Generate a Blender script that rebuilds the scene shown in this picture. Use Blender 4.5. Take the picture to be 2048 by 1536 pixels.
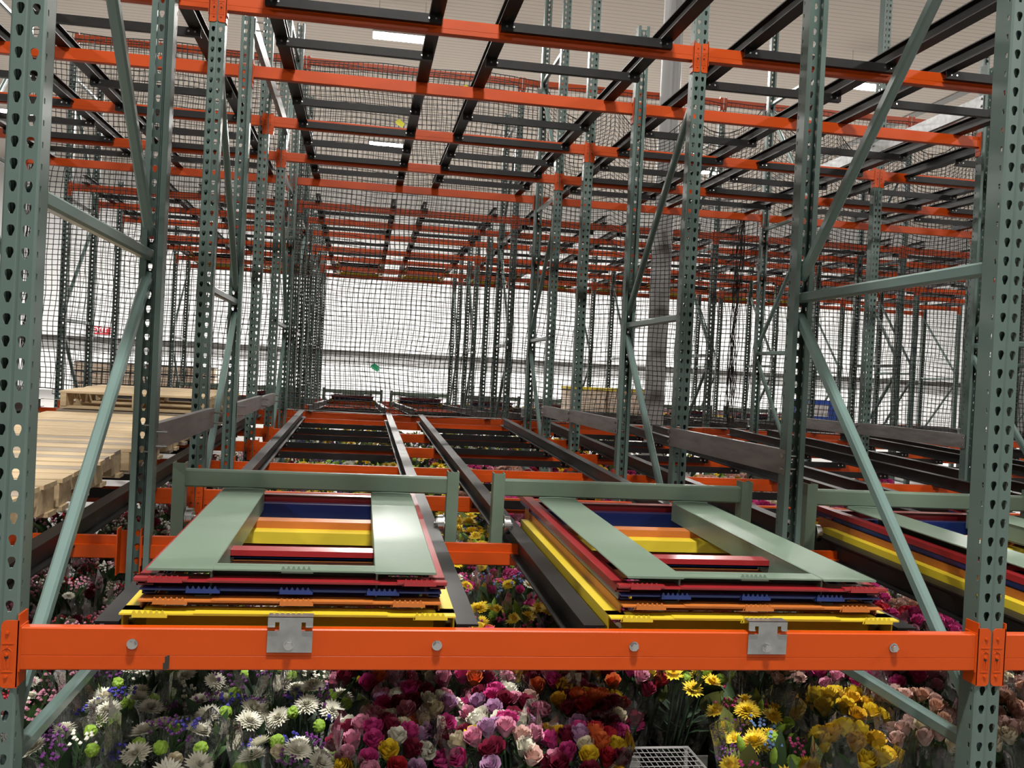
import bpy, bmesh, math, random
from math import sin, cos, pi, atan2, sqrt, radians
from mathutils import Vector, Matrix
random.seed(7)
SC = bpy.context.scene
for o in list(bpy.data.objects): bpy.data.objects.remove(o)
COL = SC.collection

# ------------------------------------------------------------------ camera
F_PX = 1895.75; YAW = .158162; PITCH = -.0094835; ROLL = .050496
CAM = Vector((.790245, -2.328026, .590276))
cd = bpy.data.cameras.new('camera'); cam = bpy.data.objects.new('camera', cd); COL.objects.link(cam)
cd.sensor_fit = 'HORIZONTAL'; cd.sensor_width = 36; cd.lens = 36 * F_PX / 2048
cd.clip_start = .05; cd.clip_end = 200
_fw = Vector((sin(YAW), cos(YAW), 0)); _rt = Vector((cos(YAW), -sin(YAW), 0)); _up = Vector((0, 0, 1))
_f2 = _fw * cos(PITCH) + _up * sin(PITCH); _u2 = _up * cos(PITCH) - _fw * sin(PITCH)
_r3 = _rt * cos(ROLL) + _u2 * sin(ROLL); _u3 = _u2 * cos(ROLL) - _rt * sin(ROLL)
cam.matrix_world = Matrix(((_r3.x, _u3.x, -_f2.x, CAM.x), (_r3.y, _u3.y, -_f2.y, CAM.y), (_r3.z, _u3.z, -_f2.z, CAM.z), (0, 0, 0, 1)))
SC.camera = cam
# ------------------------------------------------------------------ view, world, lamps
SC.view_settings.view_transform = 'Standard'; SC.view_settings.look = 'None'
SC.view_settings.exposure = 0.0; SC.view_settings.gamma = 1.0; SC.view_settings.use_curve_mapping = False
w = bpy.data.worlds.new('world'); SC.world = w; w.use_nodes = True
w.node_tree.nodes['Background'].inputs[0].default_value = (.8, .85, .9, 1)
w.node_tree.nodes['Background'].inputs[1].default_value = .15
LAMP_Z = 7.78
LAMPS = []
for j, yy in enumerate((-12.6, -2.6, 8.5, 18.5, 28.5)):
    for i, xx in enumerate((-10.0, 1.3, 12.3, 23.0)):
        LAMPS.append((xx, yy, (560, 1080, 230, 900, 2600)[j]))
for xx, yy, e in LAMPS:
    ld = bpy.data.lights.new('high_bay_glow', 'AREA'); ld.shape = 'RECTANGLE'; ld.size = 1.2; ld.size_y = .45
    ld.energy = e; ld.color = (1, .97, .92)
    lo = bpy.data.objects.new('high_bay_glow', ld); lo.location = (xx, yy, LAMP_Z - .03); COL.objects.link(lo)
try:
    SC.cycles.transparent_max_bounces = 24
    SC.cycles.sample_clamp_indirect = 6
except Exception: pass

# ------------------------------------------------------------------ materials
def mat(name, col, rough=.5, metal=0., spec=.5, noise=None, bump=None, coat=0, emit=None, alpha=None):
    """noise=(scale, amount, colour2); bump=(scale, strength)"""
    m = bpy.data.materials.new(name); m.use_nodes = True; nt = m.node_tree; b = nt.nodes['Principled BSDF']
    b.inputs['Base Color'].default_value = (*col, 1); b.inputs['Roughness'].default_value = rough
    b.inputs['Metallic'].default_value = metal; b.inputs['Specular IOR Level'].default_value = spec
    if coat: b.inputs['Coat Weight'].default_value = coat; b.inputs['Coat Roughness'].default_value = .15
    if emit: b.inputs['Emission Color'].default_value = (*emit[0], 1); b.inputs['Emission Strength'].default_value = emit[1]
    tc = nt.nodes.new('ShaderNodeTexCoord')
    if noise:
        n = nt.nodes.new('ShaderNodeTexNoise'); n.inputs['Scale'].default_value = noise[0]; n.inputs['Detail'].default_value = 5
        mp = nt.nodes.new('ShaderNodeMapping'); nt.links.new(tc.outputs['Object'], mp.inputs[0]); nt.links.new(mp.outputs[0], n.inputs[0])
        if len(noise) > 3: mp.inputs['Scale'].default_value = noise[3]
        r = nt.nodes.new('ShaderNodeValToRGB'); r.color_ramp.elements[0].position = .38; r.color_ramp.elements[1].position = .68
        mx = nt.nodes.new('ShaderNodeMix'); mx.data_type = 'RGBA'
        mu = nt.nodes.new('ShaderNodeMath'); mu.operation = 'MULTIPLY'; mu.inputs[1].default_value = noise[1]
        nt.links.new(n.outputs[0], r.inputs[0]); nt.links.new(r.outputs[0], mu.inputs[0]); nt.links.new(mu.outputs[0], mx.inputs[0])
        mx.inputs[6].default_value = (*col, 1); mx.inputs[7].default_value = (*noise[2], 1)
        nt.links.new(mx.outputs[2], b.inputs['Base Color'])
    if bump:
        n2 = nt.nodes.new('ShaderNodeTexNoise'); n2.inputs['Scale'].default_value = bump[0]; n2.inputs['Detail'].default_value = 3
        nt.links.new(tc.outputs['Object'], n2.inputs[0])
        bp = nt.nodes.new('ShaderNodeBump'); bp.inputs['Strength'].default_value = bump[1]; bp.inputs['Distance'].default_value = .01
        nt.links.new(n2.outputs[0], bp.inputs['Height']); nt.links.new(bp.outputs[0], b.inputs['Normal'])
    return m
M = {}
M['post'] = mat('green_grey_paint', (.072, .108, .096), .36, spec=.5, noise=(9, .25, (.10, .14, .125)))
M['brace'] = mat('green_grey_paint_brace', (.105, .165, .152), .33, noise=(6, .3, (.14, .2, .185)), coat=.3)
M['orange'] = mat('orange_paint', (.43, .052, .0022), .40, spec=.3, noise=(5, .2, (.39, .041, .002)), bump=(180, .05))
M['black'] = mat('black_rail_paint', (.006, .006, .006), .42, spec=.28, noise=(14, .5, (.016, .014, .014), (1, .35, 1)))
M['galv'] = mat('galvanised_steel', (.42, .43, .43), .38, metal=.85, noise=(22, .7, (.27, .27, .27)))
M['mill'] = mat('mill_steel', (.34, .33, .32), .35, metal=.8, noise=(12, .6, (.2, .18, .17), (1, .4, 3)))
M['zinc'] = mat('zinc_bolt', (.6, .61, .6), .25, metal=1.)
M['cgreen'] = mat('cart_green_paint', (.13, .185, .135), .36, spec=.5, noise=(7, .3, (.14, .195, .15)), bump=(60, .04))
M['cred'] = mat('cart_red_paint', (.27, .014, .018), .33, noise=(8, .3, (.21, .012, .016)), coat=.4)
M['cblue'] = mat('cart_blue_paint', (.006, .022, .13), .3, coat=.4)
M['corange'] = mat('cart_orange_paint', (.42, .125, .022), .4, noise=(9, .4, (.34, .085, .016)))
M['cyellow'] = mat('cart_yellow_paint', (.55, .42, .022), .4, noise=(9, .35, (.47, .34, .02)))
M['wood'] = mat('pallet_pine', (.62, .47, .28), .75, noise=(3.2, .7, (.42, .31, .19), (1.2, 12, 12)), bump=(40, .2))
M['wood2'] = mat('pallet_pine_grey', (.40, .33, .25), .8, noise=(3.2, .7, (.27, .22, .17), (1.2, 12, 12)), bump=(40, .2))
M['net'] = mat('black_netting', (.012, .012, .012), .6)
M['rope'] = mat('pale_rope', (.6, .6, .56), .7)
M['card'] = mat('cardboard', (.80, .64, .50), .8, noise=(2, .3, (.72, .56, .43)))
M['strap'] = mat('black_strap', (.02, .02, .02), .5)
M['ylid'] = mat('yellow_lid', (.8, .62, .05), .5)
M['wall'] = mat('white_wall_panel', (.86, .87, .88), .5, noise=(.6, .12, (.78, .79, .80)))
M['band'] = mat('grey_wall_band', (.33, .33, .33), .6); M['darkband'] = mat('dark_wall_band', (.055, .052, .048), .6)
M['floor'] = mat('concrete', (.20, .195, .185), .5, noise=(1.5, .5, (.16, .155, .15)))
M['lamp'] = mat('lamp_diffuser', (1, 1, 1), .5, emit=((1, .98, .95), 30))
M['lampbody'] = mat('lamp_body', (.8, .8, .8), .5)
M['grey'] = mat('grey_paint', (.26, .255, .25), .45)
M['bucket'] = mat('black_plastic', (.01, .01, .011), .4)
M['tag'] = mat('white_tag', (.8, .8, .78), .6)
M['red'] = mat('sign_red', (.6, .03, .05), .5)
M['white'] = mat('sign_white', (.9, .9, .9), .5)
M['tgreen'] = mat('green_tape', (.02, .35, .16), .5)
M['tyellow'] = mat('yellow_tape', (.75, .72, .05), .5)
M['blueb'] = mat('blue_plastic', (.03, .1, .5), .5)
M['mark'] = mat('marker_black', (.02, .015, .01), .8)
# ceiling deck: beige, ribs across
mc = mat('ceiling_deck', (.62, .55, .49), .6); nt = mc.node_tree; b = nt.nodes['Principled BSDF']
tc = nt.nodes.new('ShaderNodeTexCoord'); wv = nt.nodes.new('ShaderNodeTexWave'); wv.bands_direction = 'Y'; wv.inputs['Scale'].default_value = 1 / .3 / 3.1416 * 1.5
nt.links.new(tc.outputs['Object'], wv.inputs[0]); rr = nt.nodes.new('ShaderNodeValToRGB')
rr.color_ramp.elements[0].position = 0; rr.color_ramp.elements[0].color = (.42, .37, .33, 1); rr.color_ramp.elements[1].position = .12; rr.color_ramp.elements[1].color = (.62, .55, .49, 1)
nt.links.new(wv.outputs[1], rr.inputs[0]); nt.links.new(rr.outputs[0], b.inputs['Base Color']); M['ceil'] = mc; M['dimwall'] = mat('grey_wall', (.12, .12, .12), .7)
# cellophane film
mf = bpy.data.materials.new('cellophane'); mf.use_nodes = True; nt = mf.node_tree; nt.nodes.clear()
out = nt.nodes.new('ShaderNodeOutputMaterial'); tr = nt.nodes.new('ShaderNodeBsdfTransparent'); gl = nt.nodes.new('ShaderNodeBsdfGlossy')
gl.inputs['Roughness'].default_value = .12; gl.inputs['Color'].default_value = (.9, .9, .9, 1); tr.inputs[0].default_value = (.93, .93, .93, 1)
fr = nt.nodes.new('ShaderNodeFresnel'); fr.inputs[0].default_value = 1.55; mx = nt.nodes.new('ShaderNodeMixShader')
n = nt.nodes.new('ShaderNodeTexNoise'); n.inputs['Scale'].default_value = 14; n.inputs['Detail'].default_value = 6
t2 = nt.nodes.new('ShaderNodeTexCoord'); nt.links.new(t2.outputs['Object'], n.inputs[0])
bp = nt.nodes.new('ShaderNodeBump'); bp.inputs['Strength'].default_value = .8; bp.inputs['Distance'].default_value = .03
nt.links.new(n.outputs[0], bp.inputs['Height']); nt.links.new(bp.outputs[0], gl.inputs['Normal']); nt.links.new(bp.outputs[0], fr.inputs['Normal'])
nt.links.new(fr.outputs[0], mx.inputs[0]); nt.links.new(tr.outputs[0], mx.inputs[1]); nt.links.new(gl.outputs[0], mx.inputs[2]); nt.links.new(mx.outputs[0], out.inputs[0]); M['film'] = mf
PET = dict(white=(.80, .78, .66), cream=(.78, .70, .5), yellow=(.82, .60, .03), gold=(.75, .45, .02), pink=(.72, .30, .42), hot=(.62, .05, .25),
           burgundy=(.20, .008, .035), red=(.48, .015, .03), orange=(.75, .16, .04), lav=(.50, .28, .46), purple=(.13, .02, .16), blue=(.06, .05, .40),
           sky=(.16, .28, .6), lime=(.25, .42, .04), peach=(.66, .38, .27), blush=(.72, .48, .42), leaf=(.035, .085, .02), dleaf=(.02, .05, .018), olive=(.13, .15, .03), silver=(.22, .28, .30))
for k, c in PET.items():
    m = mat('petal_' + k, c, .6, noise=(60, .35, tuple(x * .7 for x in c))); M['p_' + k] = m
    m.node_tree.nodes['Principled BSDF'].inputs['Subsurface Weight'].default_value = 0

# ------------------------------------------------------------------ helpers
class MB:
    def __init__(s): s.v = []; s.f = []; s.m = []
    def add(s, vs, fs, mi=0, T=None):
        n = len(s.v)
        s.v += [tuple(T @ Vector(p)) for p in vs] if T is not None else [tuple(p) for p in vs]
        s.f += [tuple(n + i for i in f) for f in fs]; s.m += [mi] * len(fs); return s
    def box(s, x0, x1, y0, y1, z0, z1, mi=0, T=None):
        return s.add([(x0, y0, z0), (x1, y0, z0), (x1, y1, z0), (x0, y1, z0), (x0, y0, z1), (x1, y0, z1), (x1, y1, z1), (x0, y1, z1)],
                     [(0, 3, 2, 1), (4, 5, 6, 7), (0, 1, 5, 4), (1, 2, 6, 5), (2, 3, 7, 6), (3, 0, 4, 7)], mi, T)
    def cbox(s, x0, x1, y0, y1, z0, z1, c=.004, mi=0, T=None):
        """box chamfered on its edges along its longest axis"""
        d = [x1 - x0, y1 - y0, z1 - z0]; a = d.index(max(d))
        lo = [x0, y0, z0]; hi = [x1, y1, z1]; i, j = [(1, 2), (2, 0), (0, 1)][a]
        pr = [(lo[i] + c, lo[j]), (hi[i] - c, lo[j]), (hi[i], lo[j] + c), (hi[i], hi[j] - c), (hi[i] - c, hi[j]), (lo[i] + c, hi[j]), (lo[i], hi[j] - c), (lo[i], lo[j] + c)]
        vs = []
        for t in (lo[a], hi[a]):
            for p, q in pr:
                v = [0, 0, 0]; v[a] = t; v[i] = p; v[j] = q; vs.append(tuple(v))
        fs = [tuple(range(7, -1, -1)), tuple(range(8, 16))] + [(k, (k + 1) % 8, 8 + (k + 1) % 8, 8 + k) for k in range(8)]
        return s.add(vs, fs, mi, T)
    def bar(s, a, b, wd, hg, up=(0, 0, 1), c=None, mi=0):
        """chamfered rectangular bar from a to b"""
        a = Vector(a); b = Vector(b); d = b - a; L = d.length; d.normalize(); up = Vector(up)
        x = d.cross(up); x.normalize(); z = x.cross(d)
        T = Matrix(((x.x, d.x, z.x, a.x), (x.y, d.y, z.y, a.y), (x.z, d.z, z.z, a.z), (0, 0, 0, 1)))
        return s.cbox(-wd / 2, wd / 2, 0, L, -hg / 2, hg / 2, c if c is not None else min(wd, hg) * .18, mi, T)
    def ext(s, prof, a, b, side=None, mi=0, closed=True):
        """extrude a profile [(u,v)] (u sideways, v up) from a to b, u axis = horizontal right of the direction"""
        a = Vector(a); b = Vector(b); d = (b - a).normalized(); x = d.cross(Vector((0, 0, 1))).normalized(); z = x.cross(d)
        vs = [tuple(p + x * u + z * v) for p in (a, b) for u, v in prof]; n = len(prof)
        fs = [(k, (k + 1) % n, n + (k + 1) % n, n + k) for k in range(n)]
        return s.add(vs, fs + [tuple(range(n - 1, -1, -1)), tuple(range(n, 2 * n))], mi)
    def tube(s, pts, r, n=6, mi=0, r2=None):
        pts = [Vector(p) for p in pts]; base = len(s.v); vs = []
        for i, p in enumerate(pts):
            d = (pts[min(i + 1, len(pts) - 1)] - pts[max(i - 1, 0)]).normalized()
            x = d.cross(Vector((.13, .31, .94))); x = x.normalized() if x.length > 1e-4 else Vector((1, 0, 0)); y = d.cross(x)
            rr = r + ((r2 if r2 is not None else r) - r) * i / max(1, len(pts) - 1)
            vs += [tuple(p + (x * cos(2 * pi * k / n) + y * sin(2 * pi * k / n)) * rr) for k in range(n)]
        fs = [(i * n + k, i * n + (k + 1) % n, (i + 1) * n + (k + 1) % n, (i + 1) * n + k) for i in range(len(pts) - 1) for k in range(n)]
        fs += [tuple(range(n - 1, -1, -1)), tuple(range((len(pts) - 1) * n, len(pts) * n))]
        return s.add(vs, fs, mi)
    def cyl(s, c, r, h, axis='z', n=16, mi=0, r2=None):
        d = {'x': Vector((1, 0, 0)), 'y': Vector((0, 1, 0)), 'z': Vector((0, 0, 1))}[axis]; c = Vector(c)
        return s.tube([c - d * h / 2, c + d * h / 2], r, n, mi, r2)
    def mesh(s, name, mats, smooth=False):
        me = bpy.data.meshes.new(name); me.from_pydata(s.v, [], s.f)
        for m in (mats if isinstance(mats, (list, tuple)) else [mats]): me.materials.append(M[m] if isinstance(m, str) else m)
        if any(s.m): me.polygons.foreach_set('material_index', s.m)
        if smooth: me.polygons.foreach_set('use_smooth', [True] * len(s.f))
        me.update(); return me
def link(name, me, parent=None, loc=(0, 0, 0), rot=None):
    o = bpy.data.objects.new(name, me); COL.objects.link(o); o.location = loc
    if rot: o.rotation_euler = rot
    if parent: o.parent = parent
    return o
def tag(o, label, cat, group=None, kind=None):
    o['label'] = label; o['category'] = cat; o['kind'] = 'thing'
    if group: o['group'] = group
    if kind: o['kind'] = kind
    return o
def thing(name, label, cat, loc=(0, 0, 0), rot=None, group=None):
    o = bpy.data.objects.new(name, None); o.empty_display_size = .05; COL.objects.link(o); o.location = loc
    if rot: o.rotation_euler = rot
    return tag(o, label, cat, group)
def struct(name, me, loc=(0, 0, 0)):
    o = link(name, me, loc=loc); o['kind'] = 'structure'; return o
ORD = ['first', 'second', 'third', 'fourth', 'fifth', 'sixth', 'seventh', 'eighth', 'ninth', 'tenth', 'eleventh', 'twelfth', 'thirteenth', 'fourteenth']

# ------------------------------------------------------------------ room shell
FLOOR = -1.016; CEIL = 8.6; WALLY = 40.3; XL, XR, YF = -18, 32, -24
struct('floor', MB().box(XL, XR, YF, WALLY, FLOOR - .1, FLOOR).mesh('floor', 'floor'))
struct('ceiling', MB().box(XL, XR, YF, WALLY, CEIL, CEIL + .1).mesh('ceiling', 'ceil'))
struct('wall_back', MB().box(XL, XR, WALLY, WALLY + .1, FLOOR, CEIL).mesh('wall_back', 'wall'))
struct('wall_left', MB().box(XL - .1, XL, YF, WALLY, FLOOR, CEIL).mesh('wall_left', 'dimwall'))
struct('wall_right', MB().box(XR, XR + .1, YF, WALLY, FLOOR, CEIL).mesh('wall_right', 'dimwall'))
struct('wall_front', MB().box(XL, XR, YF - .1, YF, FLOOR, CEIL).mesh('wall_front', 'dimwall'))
struct('trim_1', MB().box(XL, XR, WALLY - .03, WALLY, .71, 1.10).mesh('trim', 'band'))
struct('trim_3', MB().box(XL, XR, WALLY - .06, WALLY, 1.10, 1.31).mesh('trim', 'darkband'))
mb = MB()
for xx in (3.6, 16.0): mb.box(xx - .15, xx + .15, YF, WALLY, CEIL - .035, CEIL)
struct('trim_2', mb.mesh('ceiling_seam', 'grey'))

# ------------------------------------------------------------------ upright posts
P = .0508; HW = .0381
def tear(a):
    # keyhole: big circle (0,.0045) r .0088, small (0,-.0095) r .0042, star shaped about 0
    best = 0
    dx, dz = cos(a), sin(a)
    for cz, r in ((.0045, .0090), (-.001, .0076), (-.006, .0058), (-.010, .0043)):
        bq = dz * cz; q = bq * bq - (cz * cz - r * r)
        if q >= 0: best = max(best, bq + sqrt(q))
    return best
def cell(mb, x0, x1, z0, z1, cx, cz, fn, angs, y0, y1):
    A = sorted([atan2(z1 - cz, x1 - cx), atan2(z1 - cz, x0 - cx), atan2(z0 - cz, x0 - cx) % (2 * pi), atan2(z0 - cz, x1 - cx) % (2 * pi)] + [a for a in angs])
    n = len(A); vs = []
    for y in (y0, y1):
        for a in A:
            r = fn(a); vs.append((cx + r * cos(a), y, cz + r * sin(a)))
        for a in A:
            dx, dz = cos(a), sin(a); t = min(((x1 - cx) / dx) if dx > 1e-9 else 9, ((x0 - cx) / dx) if dx < -1e-9 else 9, ((z1 - cz) / dz) if dz > 1e-9 else 9, ((z0 - cz) / dz) if dz < -1e-9 else 9)
            vs.append((cx + dx * t, y, cz + dz * t))
    fs = []
    for k in range(n):
        l = (k + 1) % n
        fs.append((k, n + k, n + l, l)); fs.append((2 * n + k, 2 * n + l, 3 * n + l, 3 * n + k)); fs.append((k, l, 2 * n + l, 2 * n + k))
    mb.add(vs, fs)
def make_post(nz, name, bottom=0):
    mb = MB(); H = nz * P; D = .070; t = .0026; c = .005
    angs = [2 * pi * (k + .5) / 12 for k in range(12)]
    for i in range(nz):
        z0 = i * P - P / 2; z1 = z0 + P; zc = i * P
        for sx in (-1, 1):
            xa, xb = sorted((sx * .005, sx * (HW - c))); cell(mb, xa, xb, z0, z1, sx * .0172, zc, tear, angs, 0, t)
        for sx in (-1, 1):  # small rectangular punchings in each flange: built flat, then turned on edge
            q = MB(); cell(q, 0, D - c, z0, z1, .012, zc, lambda a: min(.004 / max(abs(cos(a)), 1e-6), .007 / max(abs(sin(a)), 1e-6)), [radians(60.26), pi - radians(60.26), pi + radians(60.26), 2 * pi - radians(60.26)], 0, t)
            mb.add([(sx * (HW - y), c + x, z) for x, y, z in q.v], q.f)
    zb, zt = -P / 2, H - P / 2
    for sx in (-1, 1):
        mb.add([(sx * (HW - c), 0, zb), (sx * HW, c, zb), (sx * HW, c, zt), (sx * (HW - c), 0, zt)], [(0, 1, 2, 3)])
        mb.add([(sx * (HW - c), t, zb), (sx * (HW - t), c, zb), (sx * (HW - t), c, zt), (sx * (HW - c), t, zt)], [(3, 2, 1, 0)])
        xa, xb = sorted((sx * HW, sx * (HW - .017))); mb.box(xa, xb, D - t, D, zb, zt)
        xa, xb = sorted((sx * (HW - .017), sx * (HW - .0196))); mb.box(xa, xb, D - .012, D, zb, zt)
    mb.add([(-.005, 0, zb), (-.002, .0022, zb), (.002, .0022, zb), (.005, 0, zb), (-.005, 0, zt), (-.002, .0022, zt), (.002, .0022, zt), (.005, 0, zt)], [(0, 1, 5, 4), (1, 2, 6, 5), (2, 3, 7, 6)])
    return mb.mesh(name, 'post')
POST_S = make_post(78, 'post_short')      # floor to z 2.95
POST_M = make_post(99, 'post_middle')     # to z ~4.0
POST_T = make_post(112, 'post_tall')      # to z ~4.65

FOOT = MB().box(-.06, .06, -.02, .10, 0, .01).mesh('foot_plate', 'post')
def brace_mesh(kind, depth):
    """depth = front face to rear face; braces run from front post back to rear post in the YZ plane"""
    ya, yb = .035, depth - .035; mb = MB()
    if kind[0] == 'h': z = kind[1]; mb.bar((0, ya, z), (0, yb, z), .034, .040, c=.007)
    else: mb.bar((0, ya, kind[1]), (0, yb, kind[2]), .034, .040, c=.007)
    return mb.mesh('brace', 'brace')
_bc = {}
LEVH = [-.90 - FLOOR, -.37 - FLOOR, .955 - FLOOR, 2.30 - FLOOR, 3.65 - FLOOR]
W = 2.5138
def XLINE(i): return W * i
def frame(x, y0, depth, post, top, label, flip=False, xr=None, group=None):
    f = thing('upright_frame', label, 'rack frame', (x, y0, FLOOR), (0, 0, pi) if flip else None, group)
    dx = (xr or 0)
    link('post', post, f); link('post', post, f, (dx, depth, 0), (0, 0, pi))
    link('foot_plate', FOOT, f); link('foot_plate', FOOT, f, (dx, depth - .08, 0))
    hs = [h for h in LEVH if h < top - FLOOR - .05]; bare = top < 3
    def B(kind):
        k = (kind, round(depth, 3))
        if k not in _bc: _bc[k] = brace_mesh(kind, depth)
        link('brace' if kind[0] == 'h' else 'diagonal_brace', _bc[k], f, (dx / 2, 0, 0))
    for h in hs:
        if not (bare and h > 3): B(('h', h))
    up = True
    for a, b in zip(hs[:-1], hs[1:]):
        if b - a < .8: continue
        B(('d', a + .08, b - .075) if up else ('d', b - .09, a + .08)); up = not up
    return f
YA, YB1, YC, YD1, YE, YF_, YG1 = 0., 1.274, 2.589, 3.785, 5.12, 6.306, 7.463
TOPS = dict(AB=2.95, CD=2.95, E=4.6, FG=4.05)
MIR = 16.3
XOFF = {(0, 'B'): .036, (1, 'B'): -.008, (0, 'E'): -.03, (0, 'G'): .03, (1, 'G'): .015}
WHERE = {-1: 'left end row', 0: 'left row of the centre bay', 1: 'right row of the centre bay', 2: 'first row further right', 3: 'second row further right', 4: 'third row further right', 5: 'fourth row further right'}
def nframes():
    for i in (-1, 0, 1, 2, 3):
        x = XLINE(i)
        if i in (0, 1): frame(x, YA, YB1, POST_S, 2.95, 'green-grey upright frame nearest the camera, ' + WHERE[i], xr=XOFF.get((i, 'B')))
        if i in (0, 1, 2): frame(x, YC, YD1 - YC, POST_S, 2.95, 'green-grey upright frame second from the front beam, ' + WHERE[i])
        if i in (0, 1, 2, 3):
            o = link('rack_post', POST_T, None, (x + XOFF.get((i, 'E'), 0), YE, FLOOR)); tag(o, 'lone green-grey perforated post before the near netting, ' + WHERE[i], 'rack post')
        frame(x, YF_, YG1 - YF_, POST_M if i in (-1, 0) else POST_T, 4.0, 'green-grey upright frame against the near netting, ' + WHERE[i], xr=XOFF.get((i, 'G')))
def fframes():
    for i in (-1, 0, 1, 2, 3, 4, 5):
        x = XLINE(i)
        frame(x, MIR - YF_, YG1 - YF_, POST_M, 4.0, 'rear rack frame just behind the netting, ' + WHERE[i], flip=True)
        tag(link('rack_post', POST_S, None, (x, MIR - YE, FLOOR), (0, 0, pi)), 'lone perforated post of the rear rack, ' + WHERE[i], 'rack post')
        frame(x, MIR - YC, YD1 - YC, POST_S, 2.95, 'middle frame of the rear rack, ' + WHERE[i], flip=True)
        frame(x, MIR - YA, YB1, POST_S, 2.95, 'farthest frame of the rear rack, ' + WHERE[i], flip=True)
nframes(); fframes()

# ------------------------------------------------------------------ beams
def beam_profile_mesh(h, name):
    L0, L1 = .0415, W - .0415; mb = MB(); s = .030; c = .003
    # profile in (y, z) with the outer face at y=0, step ledge on the inner side
    pr = [(0 + c, 0), (.027, 0), (.027, -s), (.046, -s), (.046, -h + c), (.046 - c, -h), (c, -h), (0, -h + c), (0, -.66 * h), (.0012, -.65 * h), (0, -.64 * h), (0, -c)]
    vs = [(x, y, z) for x in (L0, L1) for y, z in pr]; n = len(pr)
    mb.add(vs, [(k, n + k, n + (k + 1) % n, (k + 1) % n) for k in range(n)] + [tuple(range(n)), tuple(range(2 * n - 1, n - 1, -1))])
    return mb.mesh(name, 'orange')
def connector_mesh(side):
    mb = MB(); t = .0035; s = 1
    # front plate over half the post (rounded corners), local x from .0025 to .040
    def pl(x0, x1, z0, z1, r, y0, y1, M4=None):
        pts = []
        for cx, cz, a0, rr in ((x1, z1, 0, .001), (x0, z1, 90, r), (x0, z0, 180, r), (x1, z0, 270, .001)):
            sx = -1 if cx == x1 else 1; sz = -1 if cz == z1 else 1
            for k in range(5):
                a = radians(a0 + 90 * k / 4); pts.append((cx + sx * rr + rr * cos(a), cz + sz * rr + rr * sin(a)))
        n = len(pts); mb.add([(x, y0, z) for x, z in pts] + [(x, y1, z) for x, z in pts], [tuple(range(n - 1, -1, -1)), tuple(range(n, 2 * n))] + [(k, (k + 1) % n, n + (k + 1) % n, n + k) for k in range(n)])
    pl(.003, .0415, -.140, .016, .012, -t - .0005, -.0005)
    mb.box(.0385, .0420, -t - .0005, .052, -.138, .030)          # side leg beside the beam end
    mb.box(.0395, .0455, -.002, .050, -.103, .002)               # weld bead
    for z in (-.012, -.0628, -.1136): mb.tube([(.0172, -t, z), (.0172, -t - .0035, z)], .0042, 8); mb.tube([(.0172, -t - .003, z), (.0172, -t - .005, z)], .0024, 8)
    mb.tube([(.0172, -t, -.045), (.0172, -t - .003, -.045)], .0028, 8)
    mb.box(.007, .031, -t - .0018, -t, -.038, -.0355)
    mb.box(.007, .031, -t - .0018, -t, -.103, -.1005)
    arc = [(.0172 + .0105 * cos(a), -t - .0008, -.058 + .0105 * sin(a)) for a in [pi * k / 8 for k in range(9)]]
    mb.tube([(.0277, -t - .0008, -.098)] + arc + [(.0067, -t - .0008, -.098)], .0011, 5)
    for dx in (-.0035, .0035): mb.tube([(.0172 + dx, -t - .0012, -.072), (.0172 + dx, -t - .0012, -.094)], .0013, 5)
    mb.tube([(.0172, -t - .0005, -.068), (.0172, -t - .002, -.068)], .0045, 8, 1)
    if side == 'r': mb.v = [(W - x, y, z) for x, y, z in mb.v]; mb.f = [tuple(reversed(f)) for f in mb.f]
    return mb.mesh('connector', ['orange', 'mark'])
BEAM_A = beam_profile_mesh(.100, 'beam_deep'); BEAM_B = beam_profile_mesh(.078, 'beam_shallow')
CON_L = connector_mesh('l'); CON_R = connector_mesh('r')
ZLO = dict(A=-.048, B=-.058, C=-.060, D=-.034, E=-.019, F=.008, G=.050)
ZUP = dict(A=2.375, B=2.39, C=2.410, D=2.425, E=2.466, F=2.460, G=2.465)
YL = dict(A=YA, B=YB1, C=YC, D=YD1, E=YE, F=YF_, G=YG1); REAR = dict(A=0, B=1, C=0, D=1, E=0, F=0, G=1)
BAYN = {-1: 'the left pallet bay', 0: 'the centre bay', 1: 'the first right bay', 2: 'the second right bay', 3: 'the third right bay', 4: 'the fourth right bay'}
LORD = dict(A='front', B='second', C='third', D='fourth', E='fifth', F='sixth', G='last')
def beam(bay, ln, z, lev, far=False, lab=None):
    y = YL[ln]; rear = REAR[ln]; x = XLINE(bay)
    if far: y = MIR - y; rear = 1 - rear
    lab = lab or ('orange beam on the %s post line, %s level, %s, %s rack' % (LORD[ln], lev, BAYN[bay][4:], 'rear' if far else 'near'))
    b = thing('rack_beam', lab, 'rack beam', (x + W, y, z) if rear else (x, y, z), (0, 0, pi) if rear else None)
    link('beam_tube', BEAM_A if ln == 'A' and not far else BEAM_B, b)
    link('connector', CON_L, b); link('connector', CON_R, b)
    return b
FRONT = None
for bay in (-1, 0, 1, 2):
    for ln in 'ABCDEFG':
        if bay == -1 and ln in 'A': continue
        if bay == 2 and ln in 'ABC': continue
        lb = beam(bay, ln, ZLO[ln], 'lower')
        if bay == 0 and ln == 'A': FRONT = lb; lb['label'] = 'big orange front beam across the picture with clips and bolts'
        if ln not in 'AB' and not (bay == 2 and ln in 'D'): beam(bay, ln, ZUP[ln], 'upper')
for bay in (-1, 0, 1, 2, 3, 4):
    for ln in 'ABCDEFG':
        beam(bay, ln, ZLO[ln], 'lower', True); beam(bay, ln, ZUP[ln], 'upper', True)
    b = beam(bay, 'G', 4.11, 'top', True, lab='high orange tie beam above the netting, over ' + BAYN[bay])
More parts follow.
